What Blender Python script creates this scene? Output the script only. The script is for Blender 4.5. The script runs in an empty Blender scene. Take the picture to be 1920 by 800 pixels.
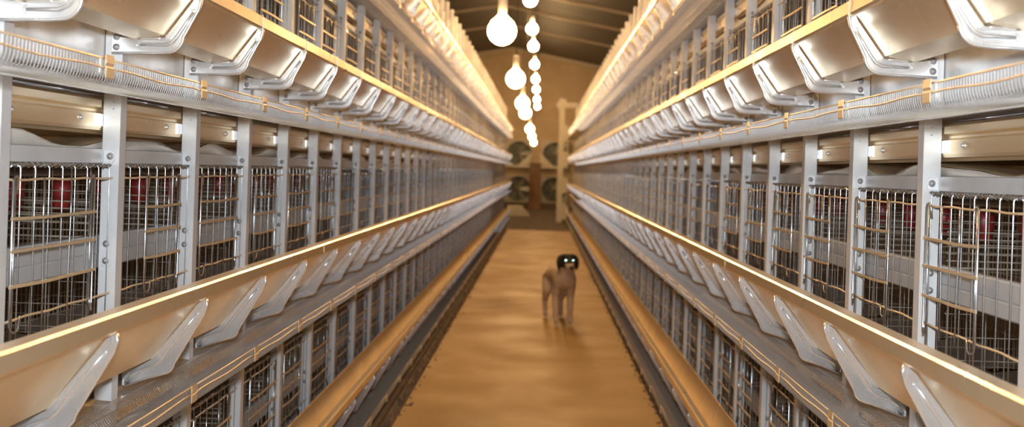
import bpy, math, random
from mathutils import Vector, Matrix
from mathutils.geometry import tessellate_polygon
R = math.radians
random.seed(7)
C = bpy.context.scene.collection
sc = bpy.context.scene

# ------------------------------------------------------------------ measures
S = 0.5            # post to post
H = 1.32           # eye height
T = 0.685          # tier to tier
F = 1900.0         # focal length in pixels of the 1920 wide frame
VPX, VPY, ROLL = 1015.5, 319.5, 1.9
XP = {'L': 0.966, 'R': 0.854}          # eye to post face, sideways
N0 = {'L': 2.575, 'R': 2.472}          # first post, in post spacings
NCELL = 50
NCAGE = 37
TIERS = {'A': H - T, 'B': H, 'C': H + T, 'D': H + 2 * T}   # height of each tier's top rail
ROWNAME = {'L': 'rack opposite the dog', 'R': 'dog-side rack'}
TIERNAME = {'A': 'bottom tier', 'B': 'second tier', 'C': 'third tier', 'D': 'top tier'}
ROW_END = {s: (N0[s] + NCELL) * S for s in 'LR'}

ONES = 'zero first second third fourth fifth sixth seventh eighth ninth tenth eleventh twelfth thirteenth fourteenth fifteenth sixteenth seventeenth eighteenth nineteenth'.split()
def ordinal(n):
    if n < 20: return ONES[n]
    t = {2: 'twent', 3: 'thirt', 4: 'fort', 5: 'fift', 6: 'sixt'}[n // 10]
    return t + 'ieth' if n % 10 == 0 else t + 'y-' + ONES[n % 10]

def project(x, y, z):
    if y < 0.05: return None
    px, pz = F * x / y, F * (z - H) / y
    c, s = math.cos(R(ROLL)), math.sin(R(ROLL))
    return VPX + px * c + pz * s, VPY - (-px * s + pz * c)

def in_frame(pts):
    q = [project(*p) for p in pts]
    q = [p for p in q if p]
    return bool(q) and max(p[0] for p in q) > 2 and min(p[0] for p in q) < 1918 and max(p[1] for p in q) > 2 and min(p[1] for p in q) < 798

# ------------------------------------------------------------------ materials
def mat(name, col, metal=0.0, rough=0.5, noise=None, nscale=8.0, bump=0.0, emit=None, estr=0.0, rvar=0.0, spec=None, stretch=None):
    m = bpy.data.materials.new(name); m.use_nodes = True
    nt = m.node_tree; b = nt.nodes['Principled BSDF']
    b.inputs['Base Color'].default_value = (*col, 1)
    b.inputs['Metallic'].default_value = metal
    b.inputs['Roughness'].default_value = rough
    if spec is not None: b.inputs['Specular IOR Level'].default_value = spec
    if emit:
        b.inputs['Emission Color'].default_value = (*emit, 1); b.inputs['Emission Strength'].default_value = estr
    if noise or bump or rvar:
        tc = nt.nodes.new('ShaderNodeNewGeometry')
        mp = nt.nodes.new('ShaderNodeMapping'); nt.links.new(tc.outputs['Position'], mp.inputs['Vector'])
        if stretch: mp.inputs['Scale'].default_value = stretch
        n = nt.nodes.new('ShaderNodeTexNoise'); n.inputs['Scale'].default_value = nscale; n.inputs['Detail'].default_value = 6
        nt.links.new(mp.outputs[0], n.inputs['Vector'])
        if noise:
            mx = nt.nodes.new('ShaderNodeMix'); mx.data_type = 'RGBA'
            rp = nt.nodes.new('ShaderNodeMapRange'); rp.inputs[1].default_value = 0.35; rp.inputs[2].default_value = 0.65
            nt.links.new(n.outputs['Fac'], rp.inputs[0]); nt.links.new(rp.outputs[0], mx.inputs[0])
            mx.inputs[6].default_value = (*col, 1); mx.inputs[7].default_value = (*noise, 1)
            nt.links.new(mx.outputs[2], b.inputs['Base Color'])
        if rvar:
            rr = nt.nodes.new('ShaderNodeMapRange'); rr.inputs[1].default_value = 0.3; rr.inputs[2].default_value = 0.7
            rr.inputs[3].default_value = max(0.03, rough - rvar); rr.inputs[4].default_value = rough + rvar
            nt.links.new(n.outputs['Fac'], rr.inputs[0]); nt.links.new(rr.outputs[0], b.inputs['Roughness'])
        if bump:
            bp = nt.nodes.new('ShaderNodeBump'); bp.inputs['Strength'].default_value = bump; bp.inputs['Distance'].default_value = 0.02
            nt.links.new(n.outputs['Fac'], bp.inputs['Height']); nt.links.new(bp.outputs[0], b.inputs['Normal'])
    return m

M = {
 'post':   mat('galvanized_post', (0.66, 0.65, 0.635), 0.2, 0.42, (0.58, 0.57, 0.555), 14, 0.0, rvar=0.06),
 'rail':   mat('galvanized_rail', (0.63, 0.62, 0.61), 0.2, 0.42, (0.55, 0.54, 0.53), 10, 0.0, rvar=0.06),
 'trough': mat('galvanized_trough', (0.93, 0.77, 0.53), 0.76, 0.31, (0.84, 0.67, 0.43), 5, 0.02, rvar=0.05),  # tan tint paints in the warm surroundings that the grey metal reflects
 'bracket': mat('pressed_zinc', (0.88, 0.87, 0.86), 0.8, 0.27, (0.80, 0.79, 0.78), 9, 0.0, rvar=0.05),
 'wire':   mat('bright_wire', (0.54, 0.54, 0.54), 0.95, 0.25),
 'traywire': mat('tray_wire', (0.74, 0.73, 0.72), 0.95, 0.24),
 'inner':  mat('inner_wire', (0.52, 0.43, 0.33), 0.3, 0.4),
 'dusty':  mat('dusty_wire', (0.30, 0.235, 0.17), 0.3, 0.5),
 'gold':   mat('warm_glint_zinc', (0.80, 0.62, 0.39), 0.55, 0.36),  # plain zinc; the bulbs' warm reflection is put into the base colour
 'guard':  mat('belt_guard_sheet', (0.95, 0.78, 0.52), 0.8, 0.34, (0.85, 0.67, 0.42), 6, 0.02, rvar=0.06, stretch=(1, 0.2, 3)),  # galvanized sheet, its warm lamplight reflection worked into the tan colour
 'belt':   mat('belt_plastic', (0.30, 0.205, 0.115), 0.0, 0.38, (0.20, 0.135, 0.075), 7, 0.05),
 'beltpale': mat('belt_plastic_pale', (0.66, 0.62, 0.56), 0.0, 0.35, (0.55, 0.50, 0.43), 5, 0.03),
 'beam':   mat('support_beam', (0.47, 0.465, 0.46), 0.25, 0.48, (0.41, 0.405, 0.40), 8),
 'bolt':   mat('bolt_steel', (0.62, 0.62, 0.63), 0.7, 0.35),
 'red':    mat('red_plastic', (0.25, 0.02, 0.015), 0.0, 0.4),
 'pipe':   mat('drinker_pipe', (0.35, 0.30, 0.27), 0.0, 0.45),
 'floor':  mat('aisle_concrete', (0.405, 0.262, 0.113), 0.0, 0.62, (0.35, 0.22, 0.09), 2.2, 0.03, spec=0.25, rvar=0.08),
 'dirt':   mat('dirt_floor', (0.135, 0.095, 0.065), 0.0, 0.9, (0.085, 0.06, 0.042), 5, 0.4),
 'grime':  mat('swept_dirt', (0.20, 0.135, 0.085), 0.0, 0.9, (0.10, 0.065, 0.045), 14, 0.5),
 'wallside': mat('dusty_wall', (0.16, 0.125, 0.09), 0.0, 0.8, (0.11, 0.085, 0.06), 2, 0.1),
 'wallback': mat('end_wall_sheet', (0.72, 0.56, 0.37), 0.0, 0.7, (0.62, 0.47, 0.30), 1.5, 0.1),
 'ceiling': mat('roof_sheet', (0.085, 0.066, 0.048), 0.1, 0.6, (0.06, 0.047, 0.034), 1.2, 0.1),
 'rafter': mat('rafter_steel', (0.50, 0.42, 0.32), 0.3, 0.45),
 'brown':  mat('brown_column', (0.30, 0.17, 0.09), 0.0, 0.7, (0.24, 0.13, 0.065), 4, 0.1),
 'cream':  mat('cream_paint', (0.72, 0.66, 0.54), 0.0, 0.45, (0.64, 0.57, 0.45), 3),
 'fan':    mat('fan_housing', (0.50, 0.45, 0.37), 0.3, 0.5, (0.42, 0.37, 0.30), 3),
 'fanblade': mat('fan_blade', (0.34, 0.33, 0.29), 0.4, 0.45),
 'fandark': mat('fan_green', (0.12, 0.15, 0.11), 0.1, 0.5),
 'socket': mat('socket_white', (0.75, 0.70, 0.62), 0.0, 0.4),
 'cable':  mat('cable_black', (0.04, 0.035, 0.03), 0.0, 0.5),
 'glow':   mat('lit_bulb', (1, 0.9, 0.7), 0.0, 0.3, emit=(1.0, 0.62, 0.28), estr=315.0),
 'glowlow': mat('lit_bulb_low', (1, 0.9, 0.7), 0.0, 0.3, emit=(1.0, 0.62, 0.28), estr=34.0),
 'nose':   mat('dog_nose', (0.06, 0.035, 0.03), 0.0, 0.35),
 'ear':    mat('dog_ear', (0.018, 0.016, 0.016), 0.0, 0.75, (0.03, 0.025, 0.022), 40),
 'eye':    mat('dog_eye', (0.72, 1.0, 0.82), 0.9, 0.22),
}

# ------------------------------------------------------------------ mesh helpers
class MB:
    def __init__(self): self.v, self.f, self.smooth, self.mi = [], [], [], []
    def add(self, vs, fs, smooth=False, mi=0):
        b = len(self.v); self.v += [tuple(p) for p in vs]
        self.f += [tuple(b + i for i in q) for q in fs]; self.smooth += [smooth] * len(fs); self.mi += [mi] * len(fs)
    def box(self, lo, hi, mi=0):
        x0, y0, z0 = lo; x1, y1, z1 = hi
        self.add([(x0,y0,z0),(x1,y0,z0),(x1,y1,z0),(x0,y1,z0),(x0,y0,z1),(x1,y0,z1),(x1,y1,z1),(x0,y1,z1)],
                 [(0,3,2,1),(4,5,6,7),(0,1,5,4),(1,2,6,5),(2,3,7,6),(3,0,4,7)], False, mi)
    def tube(self, pts, r, n=4, cap=True, mi=0, squash=None):
        P = [Vector(p) for p in pts]; vs = []; fs = []
        up = None
        for i, p in enumerate(P):
            a = P[i] - P[i-1] if i > 0 else P[1] - P[0]
            b = P[i+1] - P[i] if i < len(P) - 1 else a
            t = (a.normalized() + b.normalized())
            t = t.normalized() if t.length > 1e-6 else b.normalized()
            if up is None:
                up = Vector((0, 0, 1)) if abs(t.z) < 0.8 else Vector((0, 1, 0))
            s = t.cross(up)
            if s.length < 1e-5: s = t.cross(Vector((1, 0, 0)))
            s.normalize(); u = s.cross(t).normalized(); up = u
            ca = max(0.5, a.normalized().dot(t))
            rr = (r[i] if isinstance(r, (list, tuple)) else r) / ca
            for k in range(n):
                th = 2 * math.pi * (k + 0.5) / n
                vs.append(p + s * (rr * math.cos(th)) + u * (rr * math.sin(th)))
        for i in range(len(P) - 1):
            for k in range(n):
                a0, a1 = i * n + k, i * n + (k + 1) % n
                fs.append((a0, a1, a1 + n, a0 + n))
        if cap:
            fs.append(tuple(range(n - 1, -1, -1))); fs.append(tuple((len(P) - 1) * n + k for k in range(n)))
        self.add(vs, fs, n > 4, mi)
    def sheet(self, prof, y0, y1, th=0.0015, mi=0, smooth=False):
        """a bent sheet: PROF is a polyline of (d, z), run along y, with thickness th"""
        P = [Vector((p[0], 0, p[1])) for p in prof]; nrm = []
        for i in range(len(P)):
            a = P[i] - P[i-1] if i else P[1] - P[0]
            b = P[i+1] - P[i] if i < len(P) - 1 else a
            t = (a.normalized() + b.normalized()).normalized()
            nrm.append(Vector((-t.z, 0, t.x)) / max(0.5, a.normalized().dot(t)))
        loop = [p + n * th / 2 for p, n in zip(P, nrm)] + [p - n * th / 2 for p, n in reversed(list(zip(P, nrm)))]
        self.prism([(q.x, q.z) for q in loop], y0, y1, mi, smooth, strip=len(P))
    def prism(self, loop, y0, y1, mi=0, smooth=False, strip=None):
        n = len(loop)
        vs = [(d, y0, z) for d, z in loop] + [(d, y1, z) for d, z in loop]
        fs = [(i, (i + 1) % n, n + (i + 1) % n, n + i) for i in range(n)]
        if strip:
            for i in range(strip - 1):
                a, b, c, e = i, i + 1, n - 2 - i, n - 1 - i
                fs.append((a, e, c, b)); fs.append((n + a, n + b, n + c, n + e))
        else:
            fs.append(tuple(range(n - 1, -1, -1))); fs.append(tuple(range(n, 2 * n)))
        self.add(vs, fs, smooth, mi)
    def disc(self, c, axis, r, h, n=10, mi=0):
        c = Vector(c); a = Vector(axis).normalized()
        self.tube([c, c + a * h], r, n, True, mi)
    def lathe(self, prof, n=16, mi=0, at=(0, 0, 0), axis='z'):
        vs, fs = [], []
        for (r, z) in prof:
            for k in range(n):
                t = 2 * math.pi * k / n
                p = (r * math.cos(t), r * math.sin(t), z) if axis == 'z' else (r * math.cos(t), z, r * math.sin(t))
                vs.append((p[0] + at[0], p[1] + at[1], p[2] + at[2]))
        for i in range(len(prof) - 1):
            for k in range(n):
                fs.append((i*n+k, i*n+(k+1) % n, (i+1)*n+(k+1) % n, (i+1)*n+k))
        fs.append(tuple(range(n-1, -1, -1))); fs.append(tuple((len(prof)-1)*n+k for k in range(n)))
        self.add(vs, fs, True, mi)
    def mesh(self, name, *mats):
        me = bpy.data.meshes.new(name); me.from_pydata(self.v, [], self.f)
        for m in mats: me.materials.append(m)
        me.polygons.foreach_set('use_smooth', self.smooth); me.polygons.foreach_set('material_index', self.mi)
        me.validate(); me.update()
        return me

def link(name, data, parent=None, loc=None):
    o = bpy.data.objects.new(name, data); C.objects.link(o)
    if parent is not None: o.parent = parent
    if loc is not None: o.location = loc
    return o
def tag(o, label, cat, group=None, kind=None):
    o['label'] = label; o['category'] = cat
    if group: o['group'] = group
    if kind: o['kind'] = kind
    return o
def structure(name, me, label, cat):
    o = link(name, me); tag(o, label, cat, None, 'structure'); return o
def side(o, s, y, z):
    o.location = (-XP['L'], y, z) if s == 'L' else (XP['R'], y, z)
    if s == 'R': o.scale = (-1, 1, 1)
    return o
def arc(c, r, a0, a1, n):
    return [(c[0] + r * math.cos(R(a0 + (a1 - a0) * i / n)), c[1] + r * math.sin(R(a0 + (a1 - a0) * i / n))) for i in range(n + 1)]

# ------------------------------------------------------------------ cage meshes (d toward the aisle, y along the row, z from the tray)
ZB = -0.56       # the tray's bottom below the tier's rail
def zz(z): return z - ZB

def tray_mesh(step, sides, name, wm='traywire'):
    m = MB()
    prof = [(-0.50, -0.485), (0.0, -0.545), (0.062, -0.549), (0.075, -0.540), (0.086, -0.556), (0.105, -0.559), (0.178, -0.559), (0.188, -0.553), (0.192, -0.540), (0.193, -0.514)]
    n = int(round((S - 0.012) / step))
    for i in range(n + 1):
        y = 0.006 + (S - 0.012) * i / n
        q = prof if 0.02 < y < S - 0.02 else [(0.024, -0.5462)] + prof[2:]
        m.tube([(d, y, zz(z)) for d, z in q], 0.00128, sides, cap=False)
    for d, z in ((0.03, -0.5455), (-0.12, -0.535), (-0.25, -0.52), (-0.38, -0.505), (0.135, -0.562)):
        m.tube([(d, 0.001, zz(z - 0.002)), (d, S - 0.001, zz(z - 0.002))], 0.0017, 4, mi=0)
    m.tube([(0.194, 0.0015, zz(-0.514)), (0.1945, S / 2, zz(-0.5145)), (0.194, S - 0.0015, zz(-0.514))], 0.0021, 5, mi=1)
    pts = []
    for i in range(9):
        t = i / 8; pts.append((0.195, 0.0015 + (S - 0.003) * t, zz(-0.5315 + 0.0022 * math.sin(t * 9.0))))
    m.tube(pts, 0.0020, 5, mi=1)
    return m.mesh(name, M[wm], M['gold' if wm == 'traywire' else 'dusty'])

def clip_mesh():
    m = MB()
    loop = [(0.1975, -0.5085), (0.199, -0.507), (0.2005, -0.522), (0.1985, -0.5245), (0.1985, -0.5275), (0.2005, -0.530), (0.2, -0.547), (0.1985, -0.549), (0.1978, -0.540), (0.1975, -0.513)]
    m.prism([(d, zz(z)) for d, z in loop], -0.017, 0.017)
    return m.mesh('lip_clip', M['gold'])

def front_mesh(lod):
    m = MB(); n = 8 if lod < 2 else 7; sd = 5 if lod == 0 else 4 if lod == 1 else 3
    for i in range(n + 1):
        y = 0.03 + (S - 0.06) * i / n
        top = [(-0.006, y, zz(-0.024)), (0.0, y, zz(-0.018)), (0.004, y, zz(-0.028))]
        m.tube(top + [(0.004, y, zz(-0.30)), (0.003, y, zz(-0.398))], 0.00135, sd)
    for z, r, mi in ((-0.0485, 0.0026, 1), (-0.306, 0.0026, 1), (-0.392, 0.0018, 0)):
        if lod == 0:
            pts = [(0.006 + 0.001 * math.sin(i * 2.1), S * (0.036 + 0.928 * i / 10), zz(z + 0.0013 * math.sin(i * 1.7 + z * 90))) for i in range(11)]
        else:
            pts = [(0.006, S * 0.036, zz(z)), (0.006, S * 0.964, zz(z))]
        m.tube(pts, r, sd, mi=mi)
    if lod < 2:                      # the coil that hinges the front to the roof wire
        k = 64 if lod == 0 else 32
        pts = [(0.001 + 0.0055 * math.cos(i * 2.1), S * (0.04 + 0.92 * i / k), zz(-0.021) + 0.0055 * math.sin(i * 2.1)) for i in range(k + 1)]
        m.tube(pts, 0.0012, 3)
    m.tube([(0.0, 0.019, zz(-0.021)), (0.0, S - 0.019, zz(-0.021))], 0.0022, sd)
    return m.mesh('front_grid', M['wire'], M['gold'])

def door_mesh(w, lod):
    """sliding door: two looped uprights with hooked feet, two inner wires, three flat bars; hinged at y = 0"""
    m = MB(); sd = 6 if lod == 0 else 4; d0 = 0.012
    for y, sgn in ((0.0, 1), (w, -1)):
        loop = [(d0 - 0.004, y + sgn * 0.020, zz(-0.075)), (d0 - 0.002, y + sgn * 0.020, zz(-0.052)), (d0, y + sgn * 0.015, zz(-0.043)), (d0, y + sgn * 0.006, zz(-0.043)),
                (d0, y, zz(-0.052)), (d0, y, zz(-0.312)), (d0 + 0.001, y + sgn * 0.004, zz(-0.324)), (d0 + 0.004, y + sgn * 0.013, zz(-0.328)), (d0 + 0.006, y + sgn * 0.021, zz(-0.322)), (d0 + 0.006, y + sgn * 0.024, zz(-0.298))]
        m.tube(loop, 0.0024, sd)
        m.tube([(d0 - 0.002, y + sgn * 0.011, zz(-0.046)), (d0 - 0.002, y + sgn * 0.011, zz(-0.395))], 0.0019, sd)
    for t, b in ((0.36, 0.006), (0.70, -0.004)):
        m.tube([(d0 - 0.003, w * t, zz(-0.046)), (d0 - 0.003, w * t, zz(-0.12)), (d0 - 0.003, w * t + b, zz(-0.245)), (d0 - 0.003, w * t + b, zz(-0.33))], 0.0018, sd)
    for z, b in ((-0.119, 0.002), (-0.179, -0.001), (-0.243, 0.002)):
        pts = [(d0 + 0.002, -0.006, zz(z)), (d0 + 0.0035, w * 0.36, zz(z - b)), (d0 + 0.003, w * 0.7, zz(z - b * 0.4)), (d0 + 0.002, w + 0.006, zz(z))]
        for i in range(len(pts) - 1):
            a, c = pts[i], pts[i + 1]
            m.add([(a[0]-.0015, a[1], a[2]-.0033), (a[0]+.0022, a[1], a[2]-.0028), (a[0]+.0022, a[1], a[2]+.0028), (a[0]-.0015, a[1], a[2]+.0033),
                   (c[0]-.0015, c[1], c[2]-.0033), (c[0]+.0022, c[1], c[2]-.0028), (c[0]+.0022, c[1], c[2]+.0028), (c[0]-.0015, c[1], c[2]+.0033)],
                  [(0,1,5,4),(1,2,6,5),(2,3,7,6),(3,0,4,7),(3,2,1,0),(4,5,6,7)], False, 1)
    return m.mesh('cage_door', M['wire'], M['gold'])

def partition_mesh():
    m = MB()
    for i in range(11):
        d = -0.048 - 0.43 * i / 10
        zt = -0.065 if abs(d + 0.27) < 0.02 else -0.02
        m.tube([(d, 0, zz(zt)), (d, 0, zz(-0.545 - d * 0.12))], 0.0014, 3)
    for i in range(10):
        z = -0.03 - 0.46 * i / 9
        m.tube([(-0.044, 0.002, zz(z)), (-0.49, 0.002, zz(z))], 0.0014, 3)
    for i in range(6):
        z = -0.105 - 0.016 * i
        m.tube([(-0.044, 0.002, zz(z)), (-0.49, 0.002, zz(z))], 0.0021, 3)
    return m.mesh('side_partition', M['inner'])

def back_mesh():
    m = MB()
    for i in range(21):
        y = 0.01 + 0.48 * i / 20
        m.tube([(-0.495, y, zz(-0.02)), (-0.495, y, zz(-0.49))], 0.0016, 3)
        m.tube([(-0.02, y, zz(-0.018)), (-0.495, y, zz(-0.016))], 0.0014, 3)
    for i in range(9):
        z = -0.03 - 0.45 * i / 8
        m.tube([(-0.493, 0.002, zz(z)), (-0.493, S - 0.002, zz(z))], 0.0016, 3)
    return m.mesh('back_grid', M['inner'])

def toprail_mesh():
    m = MB()
    # a flat galvanized strip with turned edges; its far end is bent into a tab bolted to the next post
    m.sheet([(-0.030, 0.0145), (-0.0155, 0.0145), (-0.0150, 0.0135), (-0.0150, -0.0145), (-0.016, -0.0155), (-0.028, -0.0155)], 0.020, S - 0.020, 0.0016)
    tab = [(-0.016, -0.0150), (0.004, -0.0150), (0.0085, -0.011), (0.010, -0.004), (0.010, 0.006), (0.0075, 0.011), (0.002, 0.0140), (-0.016, 0.0140)]
    m.prism(tab, S - 0.0195, S - 0.0172)
    m.prism([(-0.0162, -0.0145), (-0.0145, -0.0145), (-0.0145, 0.0138), (-0.0162, 0.0138)], S - 0.022, S - 0.0175)
    for i in range(len(m.v)): m.v[i] = (m.v[i][0], m.v[i][1], zz(m.v[i][2]))
    return m.mesh('top_rail', M['rail'])

def bolt_mesh():
    m = MB()
    m.disc((0.0, 0, 0), (1, 0, 0), 0.0078, 0.0016, 12)
    m.disc((0.0012, 0, 0), (1, 0, 0), 0.0052, 0.004, 6)
    m.disc((0.005, 0, 0), (1, 0, 0), 0.0026, 0.0012, 8)
    return m.mesh('bolt', M['bolt'])

ME = {
 'tray0': tray_mesh(0.0109, 4, 'egg_tray'), 'tray1': tray_mesh(0.0109, 3, 'egg_tray'), 'tray2': tray_mesh(0.0165, 3, 'egg_tray'),
 'trayd0': tray_mesh(0.0109, 4, 'egg_tray', 'dusty'), 'trayd1': tray_mesh(0.0109, 3, 'egg_tray', 'dusty'), 'trayd2': tray_mesh(0.0165, 3, 'egg_tray', 'dusty'),
 'clip': clip_mesh(), 'front0': front_mesh(0), 'front1': front_mesh(1), 'front2': front_mesh(2),
 'doorw0': door_mesh(0.335, 0), 'doorm0': door_mesh(0.265, 0), 'doorn0': door_mesh(0.225, 0), 'doorm1': door_mesh(0.265, 1), 'doorw1': door_mesh(0.32, 1),
 'part': partition_mesh(), 'back': back_mesh(), 'rail': toprail_mesh(), 'bolt': bolt_mesh(),
}

def cage_visible(s, t, y):
    zr = TIERS[t]; x = -XP['L'] if s == 'L' else XP['R']; q = 0.19 if s == 'L' else -0.19
    return in_frame([(x, y + 0.05, zr), (x, y + S, zr), (x, y + 0.05, zr - .3), (x, y + S, zr - .3), (x + q, y + 0.05, zr - .54), (x + q, y + S, zr - .54)])

DOORS_L = {1: ('doorw', 0.045), 2: ('doorn', 0.165), 3: ('doorw', 0.06)}
count = 0
for s in 'LR':
    for t in 'ABCD':
        seen = 0
        for k in range(NCAGE):
            y = (N0[s] + k) * S
            vis = cage_visible(s, t, y)
            seen += vis
            e = link('hen_cage', None); e.empty_display_size = 0.1
            side(e, s, y, TIERS[t] + ZB)
            where = f"{ordinal(seen)} from the camera" if vis else 'behind the camera\u2019s first one'
            tag(e, f"wire hen cage, {TIERNAME[t]} of the {ROWNAME[s]}, {where}" if vis else f"wire hen cage, {TIERNAME[t]} of the {ROWNAME[s]}, just outside the view",
                'cage', f"hen cages in the {TIERNAME[t]} of the {ROWNAME[s]}")
            lod = 0 if k < 7 else 1 if k < 16 else 2
            r = link('top_rail', ME['rail'], e)
            if lod < 2: link('bolt', ME['bolt'], r, (0.0, S - 0.0195, zz(0.0))).rotation_euler = (0, 0, R(-90))
            link('front_grid', ME['front%d' % lod], e)
            rnd = random.Random(ord(t) * 131 + k * 17 + (s == 'L') * 7)
            if s == 'L': dm, off = DOORS_L.get(k, (rnd.choice(['doorw', 'doorm', 'doorm']), rnd.uniform(0.04, 0.14)))
            else: dm, off = 'doorm', 0.209 - (rnd.uniform(0, 0.11) if k > 3 else 0)
            if lod > 0 and dm == 'doorn': dm = 'doorm'
            link('cage_door', ME[dm + ('0' if lod == 0 else '1')], e, (0, off, 0))
            tr = link('egg_tray', ME[('trayd%d' if t == 'A' else 'tray%d') % lod], e)
            if k < NCAGE - 1: link('lip_clip', ME['clip'], tr, (0, S, 0))
            if lod < 2:
                link('side_partition', ME['part'], e, (0, S - 0.006, 0))
                link('back_grid', ME['back'], e)
            count += 1

# the far end of both racks: too many alike to tell apart
m = MB()
for s in 'LR':
    sg = 1 if s == 'L' else -1; x0 = -XP['L'] if s == 'L' else XP['R']
    for t in 'ABCD':
        zr = TIERS[t]
        for k in range(NCAGE, NCELL):
            y = (N0[s] + k) * S
            def P(d, yy, z): return (x0 + sg * d, y + yy, zr + z)
            for i in range(7):
                yy = 0.03 + 0.073 * i
                m.tube([P(0.004, yy, -0.02), P(0.004, yy, -0.54)], 0.002, 3, False)
            for z in (-0.0485, -0.119, -0.179, -0.243, -0.306):
                m.tube([P(0.01, 0.03, z), P(0.01, 0.45, z)], 0.003, 3, False, mi=1)
            for i in range(20):
                yy = 0.024 + 0.0238 * i
                m.tube([P(-0.3, yy, -0.51), P(0.08, yy, -0.55), P(0.188, yy, -0.555), P(0.193, yy, -0.514)], 0.0016, 3, False)
            for z in (-0.514, -0.531):
                m.tube([P(0.195, 0.002, z), P(0.195, S - 0.002, z)], 0.0022, 3, False, mi=1)
            a, b = sorted((P(-0.014, 0, 0)[0], P(-0.018, 0, 0)[0]))
            m.box((a, y + 0.020, zr - 0.0155), (b, y + S - 0.018, zr + 0.0145), mi=2)
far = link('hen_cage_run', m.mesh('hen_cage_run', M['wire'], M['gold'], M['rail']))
tag(far, 'run of tiny far hen cages at the dim end of both racks', 'cages', None, 'stuff')

# ------------------------------------------------------------------ upright posts
ZTOP = H + 1.60
def post_mesh(detail):
    m = MB()
    # cold-rolled channel: front face with two flanges and lips
    m2 = MB()
    loop = [(-0.016, -0.0105), (-0.018, -0.0155), (0.018, -0.0155), (0.018, 0.0155), (-0.018, 0.0155), (-0.016, 0.0105)]
    P = [Vector((p[0], p[1], 0)) for p in loop]; nrm = []
    for i in range(len(P)):
        a = P[i] - P[i-1] if i else P[1] - P[0]; b = P[i+1] - P[i] if i < len(P) - 1 else a
        tt = (a.normalized() + b.normalized()).normalized()
        nrm.append(Vector((-tt.y, tt.x, 0)) / max(0.5, a.normalized().dot(tt)))
    L = [p + n * 0.001 for p, n in zip(P, nrm)] + [p - n * 0.001 for p, n in reversed(list(zip(P, nrm)))]
    n = len(L); c = len(P)
    vs = [(p.x, p.y, 0.0) for p in L] + [(p.x, p.y, ZTOP) for p in L]
    fs = [(i, n + i, n + (i + 1) % n, (i + 1) % n) for i in range(n)]
    for i in range(c - 1):
        fs.append((n + i, n + n - 1 - i, n + n - 2 - i, n + i + 1)); fs.append((i, i + 1, n - 2 - i, n - 1 - i))
    m.add(vs, fs)
    # foot plate
    m.box((-0.04, -0.035, 0.0), (0.04, 0.035, 0.006))
    if detail:
        for zr in TIERS.values():      # punched holes near each tier's top
            for dz in (0.106, 0.122):
                m.disc((0.003, -0.0163, zr + dz), (0, -1, 0), 0.0022, 0.0005, 8, mi=1)
            # pale shoulder bracket under the tray
            m.box((-0.014, -0.0140, zr + 0.1275), (0.0165, 0.014, zr + 0.1300))
    return m.mesh('upright_post', M['post'], M['bolt'])
PM = [post_mesh(True), post_mesh(False)]
plate = MB(); plate.box((-0.015, -0.0180, -0.033), (0.009, -0.0164, 0.033)); plate = plate.mesh('joint_plate', M['rail'])
for s in 'LR':
    seen = 0
    for k in range(NCELL + 1):
        y = (N0[s] + k) * S
        x = -XP['L'] if s == 'L' else XP['R']
        vis = in_frame([(x, y, H - 0.6), (x, y, H + 0.2)])
        seen += vis
        o = link('upright_post', PM[0 if k < 14 else 1]); side(o, s, y, 0)
        tag(o, f"grey galvanized upright post of the {ROWNAME[s]}, {ordinal(seen)} from the camera" if vis else f"grey galvanized upright post of the {ROWNAME[s]}, just outside the view", 'post', f"upright posts of the {ROWNAME[s]}")
        if k < 10:
            for t in 'AB':
                p = link('joint_plate', plate, o, (0, 0, TIERS[t] - 0.215))
                for dz in (-0.019, 0.019): link('bolt', ME['bolt'], p, (-0.003, -0.0180, dz)).rotation_euler = (0, 0, R(-90))

# ------------------------------------------------------------------ feed troughs with their brackets
ZLIP = T - 0.290 - T          # lip below the tier's own rail
def trough_profile(kind):
    low = [(0.073, -0.176), (0.050, -0.186), (0.030, -0.172), (0.0265, -0.080), (0.031, -0.072)] if kind != 'shallow' else [(0.116, -0.122), (0.050, -0.132), (0.030, -0.122), (0.0265, -0.070), (0.031, -0.062)]
    top = [(0.150, -0.008), (0.152, -0.002), (0.189, 0.0), (0.1935, -0.004), (0.1945, -0.030), (0.192, -0.035), (0.181, -0.033), (0.178, -0.037)]
    if kind == 'bottom':
        top = [(0.166, -0.006), (0.168, -0.001)] + top[2:]
        low = [(0.098, -0.150), (0.088, -0.162), (0.080, -0.150), (0.034, -0.034), (0.036, -0.026)]
    return top + low

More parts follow.
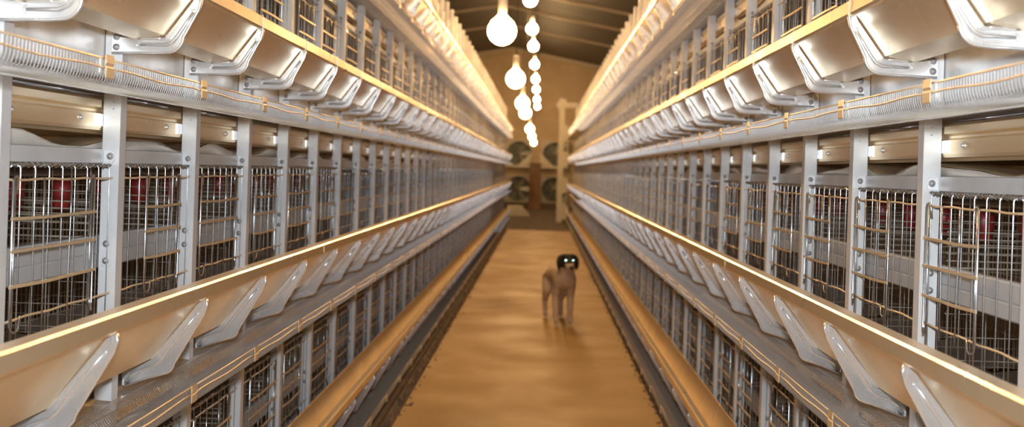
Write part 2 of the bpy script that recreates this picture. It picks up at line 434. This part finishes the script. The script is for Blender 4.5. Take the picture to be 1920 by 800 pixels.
def bracket_mesh(kind, hi):
    m = MB()
    if kind == 'deep':
        outer = [(0.194, -0.036), (0.1965, -0.050), (0.189, -0.072), (0.1225, -0.188)] + arc((0.098, -0.188), 0.024, -8, -72, 6) + [(0.060, -0.224), (0.006, -0.246)]
        inner = [(0.004, -0.214), (0.030, -0.201), (0.069, -0.181), (0.168, -0.058), (0.181, -0.038)]
        rib = [(0.174, -0.070), (0.148, -0.104), (0.108, -0.157), (0.090, -0.183), (0.075, -0.196), (0.045, -0.206), (0.024, -0.218), (0.010, -0.238)]
    else:
        outer = [(0.189, -0.024), (0.1955, -0.040), (0.190, -0.062), (0.157, -0.126)] + arc((0.122, -0.124), 0.036, -8, -86, 6) + [(0.10, -0.162), (0.0, -0.164)]
        inner = [(0.0, -0.126), (0.060, -0.1335), (0.1165, -0.1275), (0.1255, -0.116), (0.1765, -0.046), (0.1835, -0.030)]
        rib = [(0.178, -0.068), (0.160, -0.098), (0.145, -0.122), (0.134, -0.136), (0.118, -0.1435), (0.062, -0.145)]
    loop = outer + inner
    if hi:
        # pressed plate: a back skin, and a front skin with a channel in which the rib stands
        m.prism(loop, 0.0, 0.0014)
        P = [Vector((d, z)) for d, z in rib]; hw = 0.0084; a_side, b_side = [], []
        for i in range(len(P)):
            a = P[i] - P[i-1] if i else P[1] - P[0]; b = P[i+1] - P[i] if i < len(P) - 1 else a
            tt = (a.normalized() + b.normalized()).normalized(); nn = Vector((-tt.y, tt.x)) * hw
            if i == 0: a_side += [P[0] - tt * hw]
            a_side.append(P[i] + nn); b_side.append(P[i] - nn)
            if i == len(P) - 1: a_side.append(P[i] + tt * hw)
        hole = a_side + b_side[::-1]
        O = [Vector((d, z, 0)) for d, z in loop]; Hh = [Vector((q.x, q.y, 0)) for q in hole]
        tri = tessellate_polygon([O, Hh]); allp = O + Hh
        yf = -0.0045
        m.add([(q.x, yf, q.y) for q in allp], [tuple(f) for f in tri])
        for ring in (O, Hh):
            n = len(ring)
            m.add([(q.x, yf, q.y) for q in ring] + [(q.x, 0.0, q.y) for q in ring], [(i, (i + 1) % n, n + (i + 1) % n, n + i) for i in range(n)])
    else:
        m.prism(loop, -0.0012, 0.0012)
    if hi:
        # rolled rim on the outer edge and pressed ribs standing proud of the near face
        m.tube([(d, -0.0022, z) for d, z in outer], 0.0037, 6)
        r2 = [Vector((d, 0, z)) for d, z in rib]
        n = len(r2)
        m.tube([(p.x, -0.0018, p.z) for p in r2], [0.0032] + [0.0042] * (n - 2) + [0.0032], 10)
        # an inner fold that grips the trough
        if kind == 'deep': m.tube([(d, 0.0, z) for d, z in inner[2:]], 0.0017, 5)
        if kind != 'deep':
            m.tube([(0.060, -0.001, -0.1330), (0.066, -0.003, -0.1315), (0.104, -0.003, -0.1290), (0.11, -0.001, -0.1290)], 0.0034, 6)
        # the strap that hooks over the lip
        m.sheet([(0.1955, -0.038), (0.1965, -0.004), (0.192, 0.0022), (0.180, 0.0010)] if kind != 'deep' else [(0.1955, -0.048), (0.1955, -0.034)], -0.0022, 0.0022, 0.0012)
        if kind == 'deep':    # notch seen at the tip
            m.box((0.1835, -0.0052, -0.053), (0.1885, -0.0043, -0.040), mi=1)
    else:
        m.tube([(d, -0.0008, z) for d, z in outer], 0.0026, 4)
        m.tube([(d, -0.0010, z) for d, z in rib], 0.0042, 4)
    return m.mesh('trough_bracket', M['bracket'], M['bolt'])
def flange_mesh():
    m = MB()
    m.box((-0.004, -0.0015, -0.166), (0.028, 0.0015, -0.118))
    return m.mesh('post_flange', M['post'])
BM = {(k, h): bracket_mesh(k, h) for k in ('deep', 'shallow') for h in (True, False)}
FLANGE = flange_mesh()
YA = {s: (N0[s] - 0.6) * S for s in 'LR'}
YB = ROW_END
for s in 'LR':
    for t in 'ABCD':
        kind = 'deep' if t in 'AB' else 'shallow'
        m = MB(); pr = trough_profile('bottom' if t == 'A' else kind)
        # sections butted with a slight lap, as the joints every few metres show
        y0 = YA[s]; L = YB[s] + 0.1 - y0
        m.sheet(pr, 0, L, 0.0014)
        for j in range(1, 9):
            yj = 3.0 * j - 0.35
            if yj < L: m.sheet([(d + 0.0008, z + 0.0006) for d, z in pr[2:6]], yj, yj + 0.02, 0.0012)
        o = link('feed_trough', m.mesh('feed_trough', M['trough'])); side(o, s, y0, TIERS[t] + ZLIP)
        tag(o, f"long galvanized feed trough along the {TIERNAME[t]} of the {ROWNAME[s]}", 'feed trough', 'feed troughs along the racks')
        for k in range(NCELL + 1):
            y = (N0[s] + k) * S + (0.08 if kind == 'deep' else -0.025)
            b = link('trough_bracket', BM[(kind, k < 16)], o, (0, y - y0, 0))
            if k == 0: b['label'] = 'pale pressed zinc bracket'
            if kind == 'shallow' and k < 14:
                f = link('post_flange', FLANGE, b, (0, 0.002, 0))
                for dz in (-0.1285, -0.1515):
                    q = link('bolt', ME['bolt'], b, (0.010, -0.0045, dz)); q.rotation_euler = (0, 0, R(-90))

# ------------------------------------------------------------------ manure belts, belt guards, support rails, drinker lines
for s in 'LR':
    for t in 'ABCD':
        L = YB[s] - YA[s]; nm = f"the {TIERNAME[t]} of the {ROWNAME[s]}"
        # guard: stepped sheet above the cage roof
        m = MB()
        m.sheet([(-0.0440, 0.050), (-0.0360, 0.056), (-0.0240, 0.058), (-0.0225, 0.064), (-0.0225, 0.094), (-0.0300, 0.098), (-0.0300, 0.104), (-0.0230, 0.109), (-0.0230, 0.124), (-0.0340, 0.131)], 0, L, 0.0014)
        o = link('belt_guard', m.mesh('belt_guard', M['guard'])); side(o, s, YA[s], TIERS[t])
        tag(o, f"tan grooved metal belt guard above {nm}", 'belt guard', 'belt guards along the racks')
        g = MB(); g.disc((0, 0, 0), (1, 0, 0), 0.0075, 0.003, 6); g.disc((0.003, 0, 0), (1, 0, 0), 0.004, 0.004, 6)
        gm = g.mesh('guard_bolt', M['bracket'])
        for k in range(14):
            for f in (0.18, 0.74): link('guard_bolt', gm, o, (-0.0225, (k + 0.6 + f) * S, 0.081))
        g = MB(); g.box((0, -0.052, -0.0135), (0.002, -0.018, 0.0135)); g.box((0, -0.052, -0.0135), (-0.004, -0.0505, 0.0135))
        gm = g.mesh('guard_plate', M['bracket'])
        for k in range(26): link('guard_plate', gm, o, (-0.0215, (k + 0.6) * S, 0.080))
        # belt: a sagging wavy sheet with a pale turned-up edge
        m = MB(); rnd = random.Random(ord(t) + (s == 'L') * 50)
        ph = [rnd.uniform(0, 6.28) for _ in range(4)]
        ny = int(L / 0.04)
        vs = []; rows = 9
        for j in range(ny + 1):
            y = j * L / ny
            w1 = math.sin(y * 2 * math.pi / 0.62 + ph[0]); w2 = math.sin(y * 2 * math.pi / 0.93 + ph[1]); w3 = math.sin(y * 2 * math.pi / 0.37 + ph[2])
            e = 0.032 + 0.013 * w1 + 0.006 * w3
            for i in range(rows):
                u = i / (rows - 1)
                d = -0.034 - 0.44 * u + (1 - u) ** 3 * (0.006 * w2)
                z = e * (1 - u) ** 2 + (0.050 + 0.010 * w2) * u * (1 - u) * 1.6 + 0.045 * u * u + 0.008 * w1 * math.sin(u * 7)
                vs.append((d, y, min(0.047 + 0.1 * max(0, u - 0.08), max(0.018, z))))
        fs = [(j * rows + i, j * rows + i + 1, (j + 1) * rows + i + 1, (j + 1) * rows + i) for j in range(ny) for i in range(rows - 1)]
        m.add(vs, fs, True)
        # pale upper lap along the edge
        vs = []
        for j in range(ny + 1):
            y = j * L / ny
            w = math.sin(y * 2 * math.pi / 0.81 + ph[3]); w1 = math.sin(y * 2 * math.pi / 0.62 + ph[0]); w3 = math.sin(y * 2 * math.pi / 0.37 + ph[2])
            e = max(0.018, 0.032 + 0.013 * w1 + 0.006 * w3)
            vs += [(-0.0325, y, 0.016), (-0.0332, y, max(0.0165, 0.016 + (e - 0.014) * (0.42 + 0.42 * w))), (-0.0345, y, min(0.047, max(0.017, e - 0.001)))]
        fs = [(j * 3 + i, j * 3 + i + 1, (j + 1) * 3 + i + 1, (j + 1) * 3 + i) for j in range(ny) for i in range(2)]
        m.add(vs, fs, True, 1)
        o = link('manure_belt', m.mesh('manure_belt', M['belt'], M['beltpale'])); side(o, s, YA[s], TIERS[t])
        sd = o.modifiers.new('thickness', 'SOLIDIFY'); sd.thickness = 0.0012
        tag(o, f"wavy brown plastic manure belt over {nm}", 'manure belt', 'manure belts along the racks')
        # support rail behind the front grid
        m = MB()
        m.sheet([(-0.0440, -0.180), (-0.0280, -0.180), (-0.0265, -0.183), (-0.0265, -0.216), (-0.0285, -0.218), (-0.0285, -0.220), (-0.0265, -0.222), (-0.0265, -0.249), (-0.0300, -0.252), (-0.0440, -0.252)], 0, L, 0.0018)
        o = link('support_rail', m.mesh('support_rail', M['beam'])); side(o, s, YA[s], TIERS[t])
        tag(o, f"flat grey rail behind the wires of {nm}", 'rail', 'support rails behind the cage fronts')
        m = MB(); m.sheet([(-0.0360, -0.375), (-0.0235, -0.378), (-0.0225, -0.382), (-0.0225, -0.505), (-0.0260, -0.509)], 0, L, 0.0014)
        o = link('egg_guard', m.mesh('egg_guard', M['rail'])); side(o, s, YA[s], TIERS[t])
        tag(o, f"plain grey sheet behind the trough of {nm}", 'egg guard', 'egg guards along the racks')
        # drinker line with red cups
        m = MB(); m.tube([(-0.27, 0, -0.045), (-0.27, L, -0.045)], 0.011, 8)
        o = link('drinker_line', m.mesh('drinker_line', M['pipe'])); side(o, s, YA[s], TIERS[t])
        tag(o, f"drinker pipe with red cups inside {nm}", 'drinker line', 'drinker lines inside the cages')
        if t == 'A' and s == 'L':
            cm = MB()
            cm.lathe([(0.004, 0.0), (0.022, -0.004), (0.026, -0.035), (0.020, -0.078), (0.008, -0.088)], 10)
            cm.box((-0.03, -0.018, -0.012), (-0.012, 0.018, 0.02))
            CUP = cm.mesh('drinker_cup', M['red'])
        for k in range(24):
            for f in (0.14, 0.62): link('drinker_cup', CUP, o, (-0.262, (k + 0.6 + f) * S, -0.056))

# ------------------------------------------------------------------ the shed
YW = 38.0; XW = 3.4
def ceil_z(x): return H + 4.25 - 0.18 * x if x > -1.2 else H + 4.25 + 0.216 + 0.18 * (x + 1.2)
m = MB(); m.box((-XW, -3, -0.12), (XW, YW, -0.02)); structure('floor_dirt', m.mesh('floor_dirt', M['dirt']), 'dark dirt floor of the shed', 'floor')
m = MB()
nx, ny = 2, 2
m.box((-0.715, -2, -0.1), (0.685, 22.3, 0.0)); structure('floor', m.mesh('floor', M['floor']), 'smooth tan concrete aisle floor between the racks', 'floor')
m = MB(); m.box((-XW, YW, -0.1), (XW, YW + 0.15, H + 5.2))
for i in range(24):
    z = 0.3 + i * 0.25; m.box((-XW, YW - 0.02, z), (XW, YW, z + 0.03))
structure('wall_back', m.mesh('wall_back', M['wallback']), 'tan ribbed end wall of the shed', 'wall')
for nm, x0, x1 in (('left', -XW - 0.15, -XW), ('right', XW, XW + 0.15)):
    m = MB(); m.box((x0, -3, -0.1), (x1, YW, ceil_z(x0) + 0.05)); structure('wall_' + nm, m.mesh('wall_' + nm, M['wallside']), 'dusty brown side wall of the shed', 'wall')
m = MB(); m.box((-XW, -3.15, -0.1), (XW, -3, H + 5)); structure('wall_front', m.mesh('wall_front', M['wallside']), 'dusty brown wall behind the camera', 'wall')
m = MB()
xs = [-XW, -1.2, XW]
for a, b in zip(xs[:-1], xs[1:]):
    za, zb = ceil_z(a), ceil_z(b)
    m.add([(a,-3,za),(b,-3,zb),(b,YW,zb),(a,YW,za),(a,-3,za+.1),(b,-3,zb+.1),(b,YW,zb+.1),(a,YW,za+.1)], [(0,1,2,3),(7,6,5,4),(0,4,5,1),(1,5,6,2),(2,6,7,3),(3,7,4,0)])
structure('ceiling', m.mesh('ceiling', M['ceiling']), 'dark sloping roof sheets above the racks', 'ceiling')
for i, y in enumerate((19.5, 22.0, 24.6, 27.4, 31.0, 37.0)):
    m = MB(); a, b = -1.2, XW; w = 0.06 if i < 5 else 0.12
    for a, b in ((-XW, -1.2), (-1.2, XW)):
        za, zb = ceil_z(a), ceil_z(b)
        m.add([(a,y,za-w),(b,y,zb-w),(b,y+.06,zb-w),(a,y+.06,za-w),(a,y,za),(b,y,zb),(b,y+.06,zb),(a,y+.06,za)], [(0,3,2,1),(4,5,6,7),(0,1,5,4),(1,2,6,5),(2,3,7,6),(3,0,4,7)])
    structure('trim_%d' % (i + 1), m.mesh('rafter', M['rafter']), 'pale steel rafter under the dark roof', 'rafter')

# swept dirt along the feet of the racks
for s, xc in (('L', -0.735), ('R', 0.70)):
    m = MB(); rnd = random.Random(3)
    for i in range(1700):
        y = 2.2 + 20 * rnd.random() ** 1.3; x = xc + rnd.gauss(0, 0.022); r = rnd.uniform(0.004, 0.015)
        pts = [(x + r * rnd.uniform(.6, 1.3) * math.cos(a), y + r * 1.6 * math.sin(a), 0.001) for a in (0, 1.26, 2.5, 3.8, 5.0)]
        pts = [(p[0], p[1], 0.0005 if abs(p[0]) < 0.7 else -0.02) for p in pts] + [(x, y, r * 0.7)]
        m.add(pts, [(0,1,5),(1,2,5),(2,3,5),(3,4,5),(4,0,5)])
    o = link('dirt', m.mesh('dirt', M['grime'])); tag(o, f"dark crumbs of dirt along the foot of the {ROWNAME[s]}", 'dirt', None, 'stuff')

# end of the aisle: exhaust fans, brown column, cream end frame
def fan(x, z, r, name_at):
    e = link('exhaust_fan', None); e.location = (x, YW - 0.30, z)
    tag(e, f"round exhaust fan on the end wall, {name_at}", 'fan', 'exhaust fans on the end wall')
    m = MB(); n = 28; w = r * 1.12
    ring_o = [(w * max(-1, min(1, 1.42 * math.cos(2*math.pi*(k+.5)/n))), w * max(-1, min(1, 1.42 * math.sin(2*math.pi*(k+.5)/n)))) for k in range(n)]
    ring_i = [(r * math.cos(2*math.pi*(k+.5)/n), r * math.sin(2*math.pi*(k+.5)/n)) for k in range(n)]
    vs = [(a, 0, b) for a, b in ring_o] + [(a, 0, b) for a, b in ring_i] + [(a, .25, b) for a, b in ring_i] + [(a, .25, b) for a, b in ring_o]
    fs = []
    for k in range(n):
        q = (k + 1) % n
        fs += [(k, q, n+q, n+k), (n+k, n+q, 2*n+q, 2*n+k), (3*n+k, k, q, 3*n+q)[::-1]]
    m.add(vs, fs); link('housing', m.mesh('housing', M['fan']), e)
    m = MB()
    for b in range(6):
        a = 2 * math.pi * b / 6
        u = Vector((math.cos(a), 0, math.sin(a))); v = Vector((-math.sin(a), 0, math.cos(a)))
        P = [u*.12*r + v*-.10*r + Vector((0,.10,0)), u*.95*r + v*-.22*r + Vector((0,.08,0)), u*.95*r + v*.22*r + Vector((0,.17,0)), u*.12*r + v*.10*r + Vector((0,.13,0))]
        m.add(P + [p + Vector((0,.006,0)) for p in P], [(0,1,2,3),(7,6,5,4),(0,4,5,1),(1,5,6,2),(2,6,7,3),(3,7,4,0)])
    m.disc((0, .06, 0), (0, 1, 0), .15 * r, .12, 14)
    link('fan_rotor', m.mesh('fan_rotor', M['fanblade']), e)
    m = MB(); m.box((-w, .24, -w), (w, .30, w)); link('shutter', m.mesh('shutter', M['fandark']), e)
fan(-0.86, 0.62, 0.46, 'low beside the brown column across from the dog')
fan(0.48, 0.62, 0.46, 'low beside the brown column behind the dog')
fan(0.48, 1.92, 0.46, 'above the low one on the dog side')
fan(-0.86, 1.92, 0.46, 'above the low one across from the dog')

e = link('brown_column', None); e.location = (-0.215, 35.2, -0.02)
tag(e, 'thick brown column with spreading braces at the end of the aisle', 'column', None, 'thing')
m = MB(); m.prism([(-0.25, 0), (0.25, 0), (0.21, 0.12), (0.19, 1.6), (-0.19, 1.6), (-0.21, 0.12)], -0.2, 0.2); link('shaft', m.mesh('shaft', M['brown']), e)
m = MB()
for sg in (-1, 1):
    m.add([(sg*.15,-.05,1.6),(sg*.62,-.05,1.42),(sg*.62,-.05,1.50),(sg*.15,-.05,1.95),(sg*.15,.05,1.6),(sg*.62,.05,1.42),(sg*.62,.05,1.50),(sg*.15,.05,1.95)],
          [(0,1,2,3),(7,6,5,4),(0,4,5,1),(1,5,6,2),(2,6,7,3),(3,7,4,0)])
link('brace', m.mesh('brace', M['cream']), e)
m = MB(); m.box((-1.1, -0.06, 1.42), (1.0, 0.06, 1.50)); link('cross_beam', m.mesh('cross_beam', M['cream']), e)

e = link('end_frame', None); e.location = (0.49, 26.6, -0.02)
tag(e, 'cream steel end frame at the far end of the dog-side rack', 'end frame')
m = MB(); m.box((-0.07, -0.05, 0), (0.07, 0.05, 3.16)); link('frame_post', m.mesh('frame_post', M['cream']), e)
m = MB(); m.box((-0.13, -0.06, 3.0), (0.40, 0.06, 3.14)); m.box((-0.08, -0.06, 3.14), (0.10, 0.06, 3.24)); link('top_arm', m.mesh('top_arm', M['cream']), e)
for t in 'ABCD':
    m = MB()
    pr = [(0.07, 0.28), (0.16, 0.27), (0.22, 0.22), (0.25, 0.12), (0.24, 0.0), (0.19, -0.10), (0.12, -0.14), (0.07, -0.14)]
    m.prism(pr, -0.09, 0.09); o = link('drive_housing', m.mesh('drive_housing', M['cream']), e, (0, 0, TIERS[t] - 0.42))

m = MB()
for i in range(5):
    m.box((-0.42 + 0.02 * i, 0.03 * i, 0.06 * i), (0.3 - 0.05 * i, 0.5 - 0.02 * i, 0.06 * i + 0.045))
o = link('board_stack', m.mesh('board_stack', M['cream'])); o.location = (-0.62, 29.5, -0.02); tag(o, 'pale boards lying on the dark floor beyond the aisle', 'boards')

# ------------------------------------------------------------------ lamps
def bulb_meshes(r):
    m = MB(); prof = [(0.28 * r, 1.12 * r), (0.42 * r, 0.95 * r), (0.74 * r, 0.68 * r), (0.95 * r, 0.3 * r), (1.0 * r, 0.0)] + [(r * math.cos(R(a)), -r * math.sin(R(a))) for a in (20, 40, 60, 75, 88)]
    m.lathe(prof, 32); g = m.mesh('glass_bulb', M['glow' if r < 0.09 else 'glowlow'])
    m = MB(); m.lathe([(0.30 * r, 1.05 * r), (0.32 * r, 1.6 * r), (0.34 * r, 2.3 * r), (0.24 * r, 2.45 * r)], 12); k = m.mesh('lamp_socket', M['socket'])
    return g, k
GB = {r: bulb_meshes(r) for r in (0.088, 0.095)}
def lamp(x, y, z, r, label, group):
    e = link('light_bulb', None); e.location = (x, y, z); tag(e, label, 'light bulb', group)
    link('glass_bulb', GB[r][0], e); link('lamp_socket', GB[r][1], e)
    m = MB(); m.tube([(0, 0, 2.4 * r), (0, 0, ceil_z(x) - z - 0.002)], 0.004, 5); link('cord', m.mesh('cord', M['cable']), e)
n = 0
for y in (-1.0, 1.8, 4.6, 7.4, 10.2, 13.1, 15.8, 18.0, 21.1, 24.5, 27.6, 31.5, 35.0):
    z = 2.20; vis = y > 13; n += vis
    lamp(-0.220, y, H + z, 0.088, f"lit bulb in the straight high string over the aisle, {ordinal(n)} from the camera" if vis else 'lit bulb of the high string, overhead outside the view', 'bulbs of the high string')
n = 0
for y in (6.6, 10.06, 13.7, 16.0, 22.2, 27.1, 33.0):
    z = 0.90; vis = y > 5; n += vis
    lamp(-0.288, y, H + z, 0.095, f"large lit bulb in the low string, {ordinal(n)} from the camera" if vis else 'large lit bulb of the low string, overhead outside the view', 'bulbs of the low string')

# ------------------------------------------------------------------ the dog
def dog():
    V, E, Rr = [], [], []
    def chain(start, pts):
        p = start
        for co, r in pts:
            V.append(co); Rr.append(r if isinstance(r, tuple) else (r, r))
            if p is not None: E.append((p, len(V) - 1))
            p = len(V) - 1
        return p
    pel = chain(None, [((0, .40, .415), (.080, .085))])
    mid = chain(pel, [((0, .26, .405), (.080, .082))])
    che = chain(mid, [((0, .08, .395), (.088, .108))])
    bre = chain(che, [((0, -.03, .405), (.088, .102))])
    nk = chain(bre, [((0, -.075, .455), (.082, .082)), ((0, -.105, .510), (.072, .072))])
    hd = chain(nk, [((0, -.135, .568), (.118, .098))])
    chain(hd, [((0, -.200, .545), (.052, .046)), ((0, -.245, .522), (.037, .033)), ((0, -.272, .514), (.030, .027))])
    for sg in (-1, 1):
        chain(bre, [((sg * .060, -.02, .335), .050), ((sg * .066, .02, .245), .037), ((sg * .062, -.008, .125), .027), ((sg * .062, -.005, .050), .025), ((sg * .062, -.040, .022), (.030, .021))])
        chain(pel, [((sg * .060, .42, .355), .062), ((sg * .076, .355, .255), .047), ((sg * .072, .475, .155), .026), ((sg * .072, .455, .050), .023), ((sg * .072, .415, .021), (.028, .020))])
    chain(pel, [((0, .475, .44), .030), ((-.01, .55, .43), .024), ((-.03, .60, .36), .022), ((-.035, .62, .28), .012)])
    me = bpy.data.meshes.new('dog'); me.from_pydata(V, E, []); me.update()
    o = link('dog', me)
    sk = o.modifiers.new('skin', 'SKIN'); sk.use_smooth_shade = True
    for i, r in enumerate(Rr):
        me.skin_vertices[0].data[i].radius = r
        me.skin_vertices[0].data[i].use_root = (i == 0)
    ss = o.modifiers.new('sub', 'SUBSURF'); ss.levels = 2; ss.render_levels = 2
    # coat: tan-white body, black mask on the head, pale muzzle
    mt = bpy.data.materials.new('dog_coat'); mt.use_nodes = True; nt = mt.node_tree; b = nt.nodes['Principled BSDF']; b.inputs['Roughness'].default_value = 0.85
    tc = nt.nodes.new('ShaderNodeTexCoord'); sp = nt.nodes.new('ShaderNodeSeparateXYZ'); nz = nt.nodes.new('ShaderNodeTexNoise'); nz.inputs['Scale'].default_value = 14
    nt.links.new(tc.outputs['Object'], nz.inputs['Vector']); nt.links.new(tc.outputs['Object'], sp.inputs[0])
    def mth(op, a, c, d=None):
        q = nt.nodes.new('ShaderNodeMath'); q.operation = op
        for i, v in enumerate((a, c)):
            if isinstance(v, (int, float)): q.inputs[i].default_value = v
            else: nt.links.new(v, q.inputs[i])
        return q.outputs[0]
    wob = mth('MULTIPLY', mth('SUBTRACT', nz.outputs['Fac'], 0.5), 0.05)
    zc = mth('ADD', sp.outputs['Z'], wob); yc = mth('ADD', sp.outputs['Y'], wob)
    head = mth('MULTIPLY', mth('GREATER_THAN', zc, 0.508), mth('LESS_THAN', yc, -0.045))
    muz = mth('MULTIPLY', mth('LESS_THAN', yc, -0.228), mth('LESS_THAN', zc, 0.552))
    blk = mth('MULTIPLY', head, mth('SUBTRACT', 1.0, muz))
    m1 = nt.nodes.new('ShaderNodeMix'); m1.data_type = 'RGBA'; nt.links.new(nz.outputs['Fac'], m1.inputs[0]); m1.inputs[6].default_value = (.40, .29, .20, 1); m1.inputs[7].default_value = (.56, .44, .32, 1)
    m2 = nt.nodes.new('ShaderNodeMix'); m2.data_type = 'RGBA'; nt.links.new(blk, m2.inputs[0]); nt.links.new(m1.outputs[2], m2.inputs[6]); m2.inputs[7].default_value = (.014, .013, .013, 1)
    nt.links.new(m2.outputs[2], b.inputs['Base Color'])
    me.materials.append(mt)
    # ears, eyes, nose
    for sg in (-1, 1):
        m = MB()
        prof = [(.030, .622, .016), (.055, .618, .028), (.072, .598, .036), (.080, .562, .037), (.081, .525, .031), (.079, .500, .020), (.077, .486, .006)]
        vs = []; n = 10
        for (x, z, r) in prof:
            for k in range(n):
                a = 2 * math.pi * k / n
                vs.append((sg * (x + .45 * r * math.cos(a)), -.150 + 1.5 * r * math.sin(a), z))
        fs = [(i*n+k, i*n+(k+1) % n, (i+1)*n+(k+1) % n, (i+1)*n+k) for i in range(len(prof)-1) for k in range(n)] + [tuple(range(n)), tuple((len(prof)-1)*n+k for k in range(n))]
        m.add(vs, fs, True); q = link('ear', m.mesh('ear', M['ear']), o); q.modifiers.new('s', 'SUBSURF').levels = 1
        m = MB(); m.lathe([(.0046, -.0045), (.0062, -.002), (.0066, 0.0), (.005, .004)], 12, axis='y'); m.smooth = [False] * len(m.f); q = link('eye', m.mesh('eye', M['eye']), o, (sg * .031, -.214, .574)); q.rotation_euler = (R(-6), 0, R(-11.5))
    m = MB(); m.lathe([(.004, -.012), (.012, -.010), (.018, -.002), (.018, .006), (.010, .014)], 12, axis='y'); link('nose', m.mesh('nose', M['nose']), o, (0, -.298, .520))
    return o
d = dog()
d.location = (0.222, 8.72, 0.0); d.rotation_euler = (0, 0, R(10)); d.scale = (1.0, 1.0, 1.0)
tag(d, 'tan and white dog with a black head standing in the aisle facing the camera', 'dog')

# ------------------------------------------------------------------ light and camera
w = bpy.data.worlds.new('World'); sc.world = w; w.use_nodes = True
w.node_tree.nodes['Background'].inputs[0].default_value = (0.9, 0.72, 0.5, 1); w.node_tree.nodes['Background'].inputs[1].default_value = 0.02
fl = bpy.data.lights.new('camera_flash', 'AREA'); fl.energy = 66; fl.size = 0.10; fl.color = (0.80, 0.90, 1.0)
fo = link('camera_flash', fl); fo.location = (0.0, -0.02, H + 0.16); fo.rotation_euler = (R(90), 0, 0)

cam = bpy.data.cameras.new('camera'); co = link('camera', cam); sc.camera = co
cam.sensor_width = 36; cam.sensor_fit = 'HORIZONTAL'; cam.lens = F / 1920 * 36
cam.shift_x = -(VPX - 960) / 1920; cam.shift_y = -(400 - VPY) / 1920
co.matrix_world = Matrix.Translation((0, 0, H)) @ Matrix.Rotation(R(90), 4, 'X') @ Matrix.Rotation(R(ROLL), 4, 'Z')
cam.clip_start = 0.05; cam.clip_end = 100
cam.dof.use_dof = True; cam.dof.focus_distance = 2.4; cam.dof.aperture_fstop = 3.7

sc.view_settings.view_transform = 'Standard'; sc.view_settings.look = 'None'; sc.view_settings.exposure = 0.15; sc.view_settings.gamma = 1.0
sc.view_settings.use_curve_mapping = False
sc.cycles.use_denoising = True
